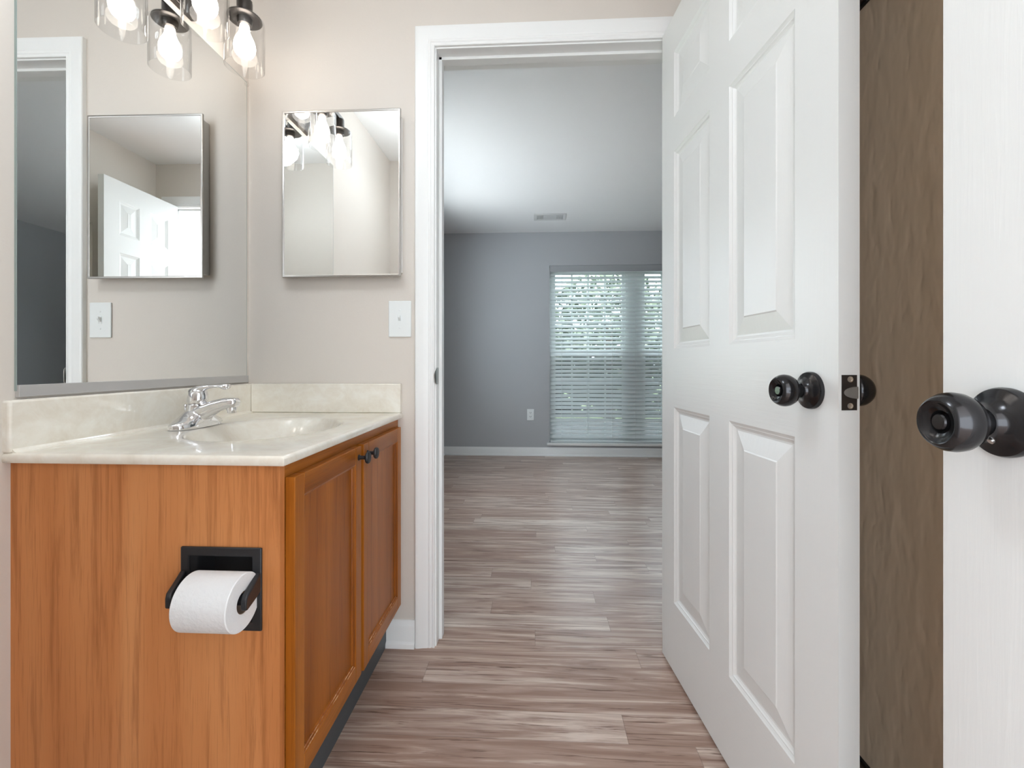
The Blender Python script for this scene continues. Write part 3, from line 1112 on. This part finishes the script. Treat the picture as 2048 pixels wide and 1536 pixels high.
def lamp(k):
    y = LYC + (k - 1) * LS
    so = obj('lamp_socket', MB().lathe([(0, .052), (.0205, .052), (.0215, .049), (.0215, -.004), (.0195, -.019), (.0165, -.0205), (0, -.0205)], (LX, y, ZD), (0, 0, 1), 36), M['fixture'], vl)
    obj('fitter_disc', MB().lathe([(.0210, .0030), (.0440, .0022), (.0475, .0008), (.0478, -.0012), (.0455, -.0022), (.0210, -.0016)], (LX, y, ZD), (0, 0, 1), 48, closed=True), M['fixture'], so)
    sh = []
    r0, zt_, zb_ = 0.0545, ZD + 0.0050, 1.862
    outer = [(0.0235, zt_), (0.040, zt_ - 0.0005), (0.0490, zt_ - 0.004), (0.0530, zt_ - 0.010), (r0, zt_ - 0.020), (r0, zb_ + 0.001), (r0 - 0.0010, zb_)]
    inner = [(r0 - 0.0022, zb_), (r0 - 0.0030, zb_ + 0.001), (r0 - 0.0030, zt_ - 0.020), (0.0502, zt_ - 0.012), (0.0470, zt_ - 0.007), (0.0390, zt_ - 0.0030), (0.0235, zt_ - 0.0028)]
    obj('glass_shade', MB().lathe(outer + inner, (LX, y, 0), (0, 0, 1), 64, closed=True), M['shade'], vl, angle=60)
    bl = [(0, 1.9905), (.0125, 1.9905), (.0135, 1.983), (.0150, 1.972), (.0195, 1.960), (.0255, 1.948), (.0290, 1.936), (.0300, 1.926), (.0285, 1.915), (.0235, 1.9045), (.0150, 1.8975), (.0065, 1.8945), (0, 1.894)]
    obj('bulb', MB().lathe(bl, (LX, y, 0), (0, 0, 1), 36), M['bulb'], vl, angle=80)


for k in range(3):
    lamp(k)

# ------------------------------------------------------------------ added dome fill light for the bathroom, unseen above the frame
DX, DY = -0.50, 0.56
cl = thing('added_fill_light', 'round dome fill light added out of view on the bathroom ceiling', 'added fill light', (DX, DY, CEIL))
obj('canopy', MB().lathe([(0, -.0003), (.060, -.0003), (.063, -.006), (.055, -.018), (.020, -.026), (.0075, -.030), (.0075, -.275), (0, -.275)], (DX, DY, CEIL), (0, 0, 1), 48), M['fixture'], cl)
obj('fill_glow_dome', MB().lathe([(.145, -.175), (.150, -.180), (.143, -.202), (.120, -.230), (.080, -.250), (.030, -.259), (0, -.260), (0, -.255), (.078, -.246), (.117, -.226), (.139, -.200), (.143, -.182)], (DX, DY, CEIL), (0, 0, 1), 48, closed=True), M['dome'], cl, angle=60)
obj('finial', MB().lathe([(0, -.259), (.012, -.260), (.014, -.266), (.006, -.273), (.008, -.279), (0, -.285)], (DX, DY, CEIL), (0, 0, 1), 24), M['fixture'], cl)

# ------------------------------------------------------------------ light switch
sw = thing('light_switch', 'white toggle switch plate beside the door casing', 'switch', (-0.4629, B, 1.121))
sx, sz = -0.4629, 1.121
obj('switch_plate', MB().box(sx - 0.0393, sx + 0.0393, B - 0.0055, B - 0.0002, sz - 0.062, sz + 0.062), M['plastic'], sw, bevel=0.003, seg=3)
obj('toggle_slot', MB().frame((sx - 0.0065, sx + 0.0065, sz - 0.0135, sz + 0.0135), (sx - 0.0048, sx + 0.0048, sz - 0.0118, sz + 0.0118), 'y', B - 0.0062, B - 0.004), M['plastic'], sw)
tg = MB()
rings = []
for (y, z, hw, hh_) in ((B - 0.0052, sz + 0.001, .0046, .0085), (B - 0.0100, sz + 0.0040, .0042, .0062), (B - 0.0160, sz + 0.0085, .0036, .0042)):
    rings.append([(sx - hw, y, z - hh_), (sx + hw, y, z - hh_), (sx + hw, y, z + hh_), (sx - hw, y, z + hh_)])
tg.loft(rings)
obj('toggle', tg, M['plastic'], sw, bevel=0.0008)
for dz in (-0.0302, 0.0302):
    obj('screw', MB().lathe([(0, 0), (.0032, 0), (.0028, .0010), (0, .0013)], (sx, B - 0.0054, sz + dz), (0, -1, 0), 16), M['plastic'], sw)

# ------------------------------------------------------------------ recessed toilet paper holder
th = thing('toilet_paper_holder', 'black recessed paper holder set into the vanity side', 'toilet paper holder', ((TP[0] + TP[1]) / 2, V0, TP[2]))
inn = (TP[0] + 0.016, TP[1] - 0.018, TP[2] + 0.017, TP[3] - 0.017)
obj('face_plate', MB().frame(TP, inn, 'y', V0 - 0.0055, V0 - 0.0003), M['matte_black'], th, bevel=0.0022)
rc = MB()
rings = []
for y, ins in ((V0 - 0.002, 0.0), (V0 + 0.030, 0.001), (V0 + 0.048, 0.012)):
    u0, u1, z0, z1 = inn[0] + ins, inn[1] - ins, inn[2] + ins, inn[3] - ins
    rings.append([(u0, y, z0), (u1, y, z0), (u1, y, z1), (u0, y, z1)])
rc.loft(rings, cap=False)
n = len(rc.v)
rc.f.append((n - 4, n - 3, n - 2, n - 1))
rc.mi.append(0)
ro = obj('recess', rc, M['matte_black'], th)
so = ro.modifiers.new('wall', 'SOLIDIFY')
so.thickness = 0.0015
so.offset = 0.0
RC = Vector((-0.556, 0.772, 0.5505))
for xx, dx in ((TP[0] + 0.0045, 0.018), (TP[1] - 0.0062, 0.009)):
    am = MB()
    rings = []
    for k, (y, z, hz) in enumerate(((V0 - 0.004, 0.5680, .0175), (V0 - 0.020, 0.5630, .0165), (V0 - 0.036, 0.5590, .0150), (RC.y - 0.010, 0.5550, .0135), (RC.y - 0.018, 0.5530, .0085))):
        xk, hx = xx + dx * (k / 4) * (1 if k < 4 else 1), 0.0055
        rings.append([(xk - hx, y, z - hz), (xk + hx, y, z - hz), (xk + hx, y, z + hz), (xk - hx, y, z + hz)])
    am.loft(rings)
    obj('arm', am, M['matte_black'], th, bevel=0.003, seg=3)
obj('roller', MB().cyl((TP[0] + 0.016, RC.y, RC.z + 0.0045), (TP[1] + 0.000, RC.y, RC.z + 0.0045), 0.0095, n=24), M['matte_black'], th)

tr = thing('toilet_paper_roll', 'white toilet paper roll on the black holder', 'toilet paper', (RC.x, RC.y, RC.z - 0.051))
rr, hole = 0.0488, 0.0195
x0, x1 = -0.6060, -0.5090
mb = MB().lathe([(hole, 0), (rr - 0.0015, 0), (rr, 0.0015), (rr, x1 - x0 - 0.0015), (rr - 0.0015, x1 - x0), (hole, x1 - x0)], (x0, RC.y, RC.z), (1, 0, 0), 72, closed=True)
roll = obj('paper', mb, M['tissue'], tr, angle=40)
obj('core', MB().lathe([(hole, 0.0005), (hole, x1 - x0 - 0.0005), (hole - 0.001, x1 - x0 - 0.0005), (hole - 0.001, 0.0005)], (x0, RC.y, RC.z), (1, 0, 0), 48, closed=True), M['core'], tr)

# ------------------------------------------------------------------ bedroom window, blind, outlet, register
MU0, MU1 = 0.985, 1.100
WY0, WY1 = FAR + 0.085, FAR + 0.135
ZMEET = 1.083


def window_unit(name, x0, x1, label):
    z0, z1 = WZ0 + 0.001, WZ1 - 0.001
    f = MB().frame((x0, x1, z0, z1), (x0 + 0.030, x1 - 0.030, z0 + 0.030, z1 - 0.030), 'y', WY0, WY1)
    wdw = obj(name, f, M['vinyl'], bevel=0.002, smooth=False)
    tag(wdw, label, 'window', kind='structure')
    for (sn, a, b, yy) in (('upper_sash', ZMEET - 0.018, z1 - 0.030, WY0 + 0.028), ('lower_sash', z0 + 0.030, ZMEET + 0.018, WY0 + 0.006)):
        u0, u1 = x0 + 0.030, x1 - 0.030
        m = MB().frame((u0, u1, a, b), (u0 + 0.034, u1 - 0.034, a + 0.036, b - 0.036), 'y', yy, yy + 0.018)
        for q in range(1, 4):
            xx = u0 + 0.034 + (u1 - u0 - 0.068) * q / 4
            m.box(xx - 0.009, xx + 0.009, yy + 0.004, yy + 0.014, a + 0.03, b - 0.03)
        for q in range(1, 3):
            zq = a + 0.036 + (b - a - 0.072) * q / 3
            m.box(u0 + 0.03, u1 - 0.03, yy + 0.004, yy + 0.014, zq - 0.009, zq + 0.009)
        sa = obj(sn, m, M['vinyl'], wdw, smooth=False)
        obj('pane', MB().box(u0 + 0.030, u1 - 0.030, yy + 0.0075, yy + 0.0105, a + 0.030, b - 0.030), M['pane'], sa, smooth=False)
    obj('insect_screen', MB().box(x0 + 0.030, x1 - 0.030, WY1 - 0.006, WY1 - 0.005, z0 + 0.030, ZMEET), M['screen'], wdw, smooth=False)
    return wdw


window_unit('window_1', WX0 + 0.002, MU0, 'left half of the tall bedroom window behind the blind')
window_unit('window_2', MU1, WX1 - 0.002, 'right half of the tall bedroom window behind the blind')
struct('added_eave', MB().box(BR_L - 1.0, BR_L - 0.1, SW0 - 0.2, SW1 + 0.4, 2.16, 2.22), M['vinyl'], 'white eave added over the side window to cut sky light', 'eave', smooth=False)  # added eave, holds direct sky light off the bedroom floor
mb = MB().frame((SW0, SW1, SWZ0, SWZ1), (SW0 + 0.05, SW1 - 0.05, SWZ0 + 0.05, SWZ1 - 0.05), 'x', BR_L - 0.08, BR_L - 0.03)  # added unseen window, brightens the bedroom walls and ceiling
mb.box(BR_L - 0.075, BR_L - 0.035, (SW0 + SW1) / 2 - 0.02, (SW0 + SW1) / 2 + 0.02, SWZ0 + 0.05, SWZ1 - 0.05)
wn3 = struct('added_window', mb, M['vinyl'], 'side window added unseen in the bedroom to let in more daylight', 'window', smooth=False)
obj('pane', MB().box(BR_L - 0.057, BR_L - 0.053, SW0 + 0.045, SW1 - 0.045, SWZ0 + 0.045, SWZ1 - 0.045), M['pane'], wn3, smooth=False)
struct('trim_7', MB().box(MU0, MU1, WY0 - 0.01, WY1, WZ0, WZ1), M['vinyl'], 'white post between the two bedroom window halves', 'window mullion', smooth=False)
mb = MB().box(WX0 - 0.026, WX1 + 0.026, FAR - 0.030, FAR - 0.0005, 0.1135, 0.1390)
mb.box(WX0 + 0.001, WX1 - 0.001, FAR - 0.0005, WY0, 0.125, 0.1392)
struct('trim_8', mb, M['trim'], 'white sill below the bedroom window', 'window sill', bevel=0.003, smooth=False)

wb = thing('window_blind', 'wide white horizontal slat blind over the bedroom window', 'blind', ((WX0 + WX1) / 2, FAR + 0.04, WZ0))
BX0, BX1, BYC = WX0 + 0.008, WX1 - 0.008, FAR + 0.036
obj('valance', MB().box(BX0 - 0.004, BX1 + 0.004, FAR + 0.001, FAR + 0.014, 1.930, 1.9945), M['valance'], wb, bevel=0.003)
obj('headrail', MB().box(BX0, BX1, FAR + 0.016, FAR + 0.062, 1.945, 1.9945), M['vinyl'], wb)
sl = MB()
rng = random.Random(5)
pitch, zt0 = 0.0427, 1.912
n_sl = 41
for k in range(n_sl):
    z = zt0 - pitch * k
    t_ = R(41) + R(rng.uniform(-2.5, 2.5))
    cs, sn = math.cos(t_), math.sin(t_)
    skew = rng.uniform(-0.0012, 0.0012)
    rr_, rl_ = [], []
    seg = 16
    top, bot = [], []
    for q in range(seg + 1):
        x = BX0 + (BX1 - BX0) * q / seg
        dz = skew * (2 * q / seg - 1) + 0.0011 * math.sin(q * 0.9 + k)
        row_t, row_b = [], []
        for m_ in range(5):
            s_ = -1 + m_ / 2
            d = 0.0245 * s_
            cup = 0.0030 * (1 - s_ * s_)
            row_t.append((x, BYC + d * cs - cup * sn * 1.0, z + d * sn + cup * cs + dz))
            row_b.append((x, BYC + d * cs - (cup - 0.0022) * sn, z + d * sn + (cup - 0.0022) * cs + dz))
        top.append(row_t + row_b[::-1])
    sl.loft(top)
obj('slats', sl, M['slat'], wb, angle=40)
obj('bottom_rail', MB().box(BX0, BX1, BYC - 0.024, BYC + 0.024, 0.1405, 0.160), M['slat'], wb, bevel=0.003)
for xx in (0.282, 0.545, 0.806, 1.045, 1.285, 1.545, 1.805):
    cdm = MB()
    for yy in (BYC - 0.0225, BYC + 0.0225):
        cdm.cyl((xx, yy, 0.158), (xx, yy, 1.95), 0.0011, n=8)
    obj('ladder_cord', cdm, M['vinyl'], wb)

ot = thing('wall_outlet', 'white wall outlet left of the bedroom window', 'outlet', (-0.047, FAR, 0.43))
ox, oz = -0.0473, 0.4296
obj('outlet_plate', MB().box(ox - 0.0365, ox + 0.0365, FAR - 0.0055, FAR - 0.0002, oz - 0.0595, oz + 0.0595), M['plastic'], ot, bevel=0.003)
for dz in (-0.0205, 0.0205):
    rec = obj('receptacle', MB().box(ox - 0.0165, ox + 0.0165, FAR - 0.0075, FAR - 0.005, oz + dz - 0.0145, oz + dz + 0.0145), M['plastic'], ot, bevel=0.002)
    sl_ = MB()
    for dx in (-0.0065, 0.0065):
        sl_.box(ox + dx - 0.0018, ox + dx + 0.0018, FAR - 0.0079, FAR - 0.0074, oz + dz - 0.002, oz + dz + 0.009)
    sl_.cyl((ox, FAR - 0.0079, oz + dz - 0.0075), (ox, FAR - 0.0074, oz + dz - 0.0075), 0.0028, n=12)
    obj('slot', sl_, M['slot'], rec)

cvx0, cvx1, cvy0, cvy1 = -0.010, 0.290, 4.190, 4.375
cvt = thing('ceiling_vent', 'white air register on the bedroom ceiling', 'air vent', ((cvx0 + cvx1) / 2, (cvy0 + cvy1) / 2, CEIL))
obj('vent_frame', MB().frame((cvx0, cvx1, cvy0, cvy1), (cvx0 + 0.03, cvx1 - 0.03, cvy0 + 0.035, cvy1 - 0.035), 'z', CEIL - 0.007, CEIL - 0.0003), M['vent'], cvt, bevel=0.003)
obj('damper', MB().box(cvx0 + 0.03, cvx1 - 0.03, cvy0 + 0.035, cvy1 - 0.035, CEIL - 0.0022, CEIL - 0.0006), M['vent_slot'], cvt)
lo = MB()
for k in range(5):
    for bxs in (cvx0 + 0.034, cvx1 - 0.078):
        xx = bxs + 0.010 * k
        lo.box(xx, xx + 0.0035, cvy0 + 0.036, cvy1 - 0.036, CEIL - 0.0075, CEIL - 0.0022)
for k in range(9):
    yy = cvy0 + 0.040 + 0.0125 * k
    lo.box(cvx0 + 0.088, cvx1 - 0.088, yy, yy + 0.007, CEIL - 0.0075, CEIL - 0.0022)
obj('louvers', lo, M['vent'], cvt)

# ------------------------------------------------------------------ outdoors behind the blind
tag(obj('lawn', MB().box(-30, 40, 5.2, 60, -0.75, -0.70), M['grass'], smooth=False), 'green lawn outside the bedroom window', 'lawn', kind='structure')


tag(obj('driveway', MB().box(-12.0, 9.0, FAR + 0.14, 9.6, -0.70, -0.20), M['asphalt'], smooth=False), 'grey driveway outside the blind covered window', 'driveway', kind='structure')


mb = MB().box(-12.0, BR_L - 0.13, 1.45, FAR + 0.14, -0.70, -0.20)
tag(obj('reflector', mb, M['concrete'], smooth=False), 'pale concrete patio added outside the side window to bounce sunlight in', 'reflector', kind='structure')  # added pale slab, throws sunlight up through the side window


def tree(x, y, h, r, seed, label):
    t = thing('tree', label, 'tree', (x, y, -0.70), 'trees outside the bedroom window')
    rng = random.Random(seed)
    obj('trunk', MB().cyl((x, y, -0.72), (x, y, h * 0.6), 0.16, 0.08, 12), M['bark'], t)
    m = MB()
    for _ in range(2600):
        a, b, q = rng.uniform(0, 2 * PI), math.acos(rng.uniform(-1, 1)), rng.uniform(0.35, 1) ** 0.5
        p = Vector((x + r * q * math.sin(b) * math.cos(a), y + r * q * math.sin(b) * math.sin(a), h * 0.50 + h * 0.52 * q * math.cos(b)))
        u = Vector((rng.uniform(-1, 1), rng.uniform(-1, 1), rng.uniform(-1, 1))).normalized()
        v = u.orthogonal().normalized()
        s_ = rng.uniform(0.07, 0.15)
        m.add([p - u * s_, p + v * s_ * 0.6, p + u * s_, p - v * s_ * 0.6], [(0, 1, 2, 3)])
    obj('foliage', m, M['leaf'], t, smooth=False)


tree(-1.6, 11.5, 3.1, 1.6, 1, 'leafy tree outside, left of the bedroom window view')
tree(1.9, 11.8, 3.4, 1.75, 2, 'leafy tree outside, middle of the bedroom window view')
tree(5.6, 11.5, 3.0, 1.7, 3, 'leafy tree outside, right of the bedroom window view')


def hedge(n, seed, X, Y, Z, label):
    hm = MB()
    rng = random.Random(seed)
    for _ in range(n):
        p = Vector((rng.uniform(*X), rng.uniform(*Y), rng.uniform(*Z)))
        u = Vector((rng.uniform(-1, 1), rng.uniform(-1, 1), rng.uniform(-1, 1))).normalized()
        v = u.orthogonal().normalized()
        s_ = rng.uniform(0.12, 0.22)
        hm.add([p - u * s_, p + v * s_ * 0.7, p + u * s_, p - v * s_ * 0.7], [(0, 1, 2, 3)])
    tag(obj('hedge', hm, M['leaf2'], smooth=False), label, 'hedge')


hedge(6000, 9, (-5, 11), (14.6, 15.6), (-0.7, 2.1), 'dark green hedge outside behind the trees')
hedge(6000, 10, (-7.4, -6.4), (-1.5, 7.5), (-0.2, 4.2), 'tall dark green hedge added to block low sky beyond the patio')  # added unseen hedge, blocks low sky from the side window
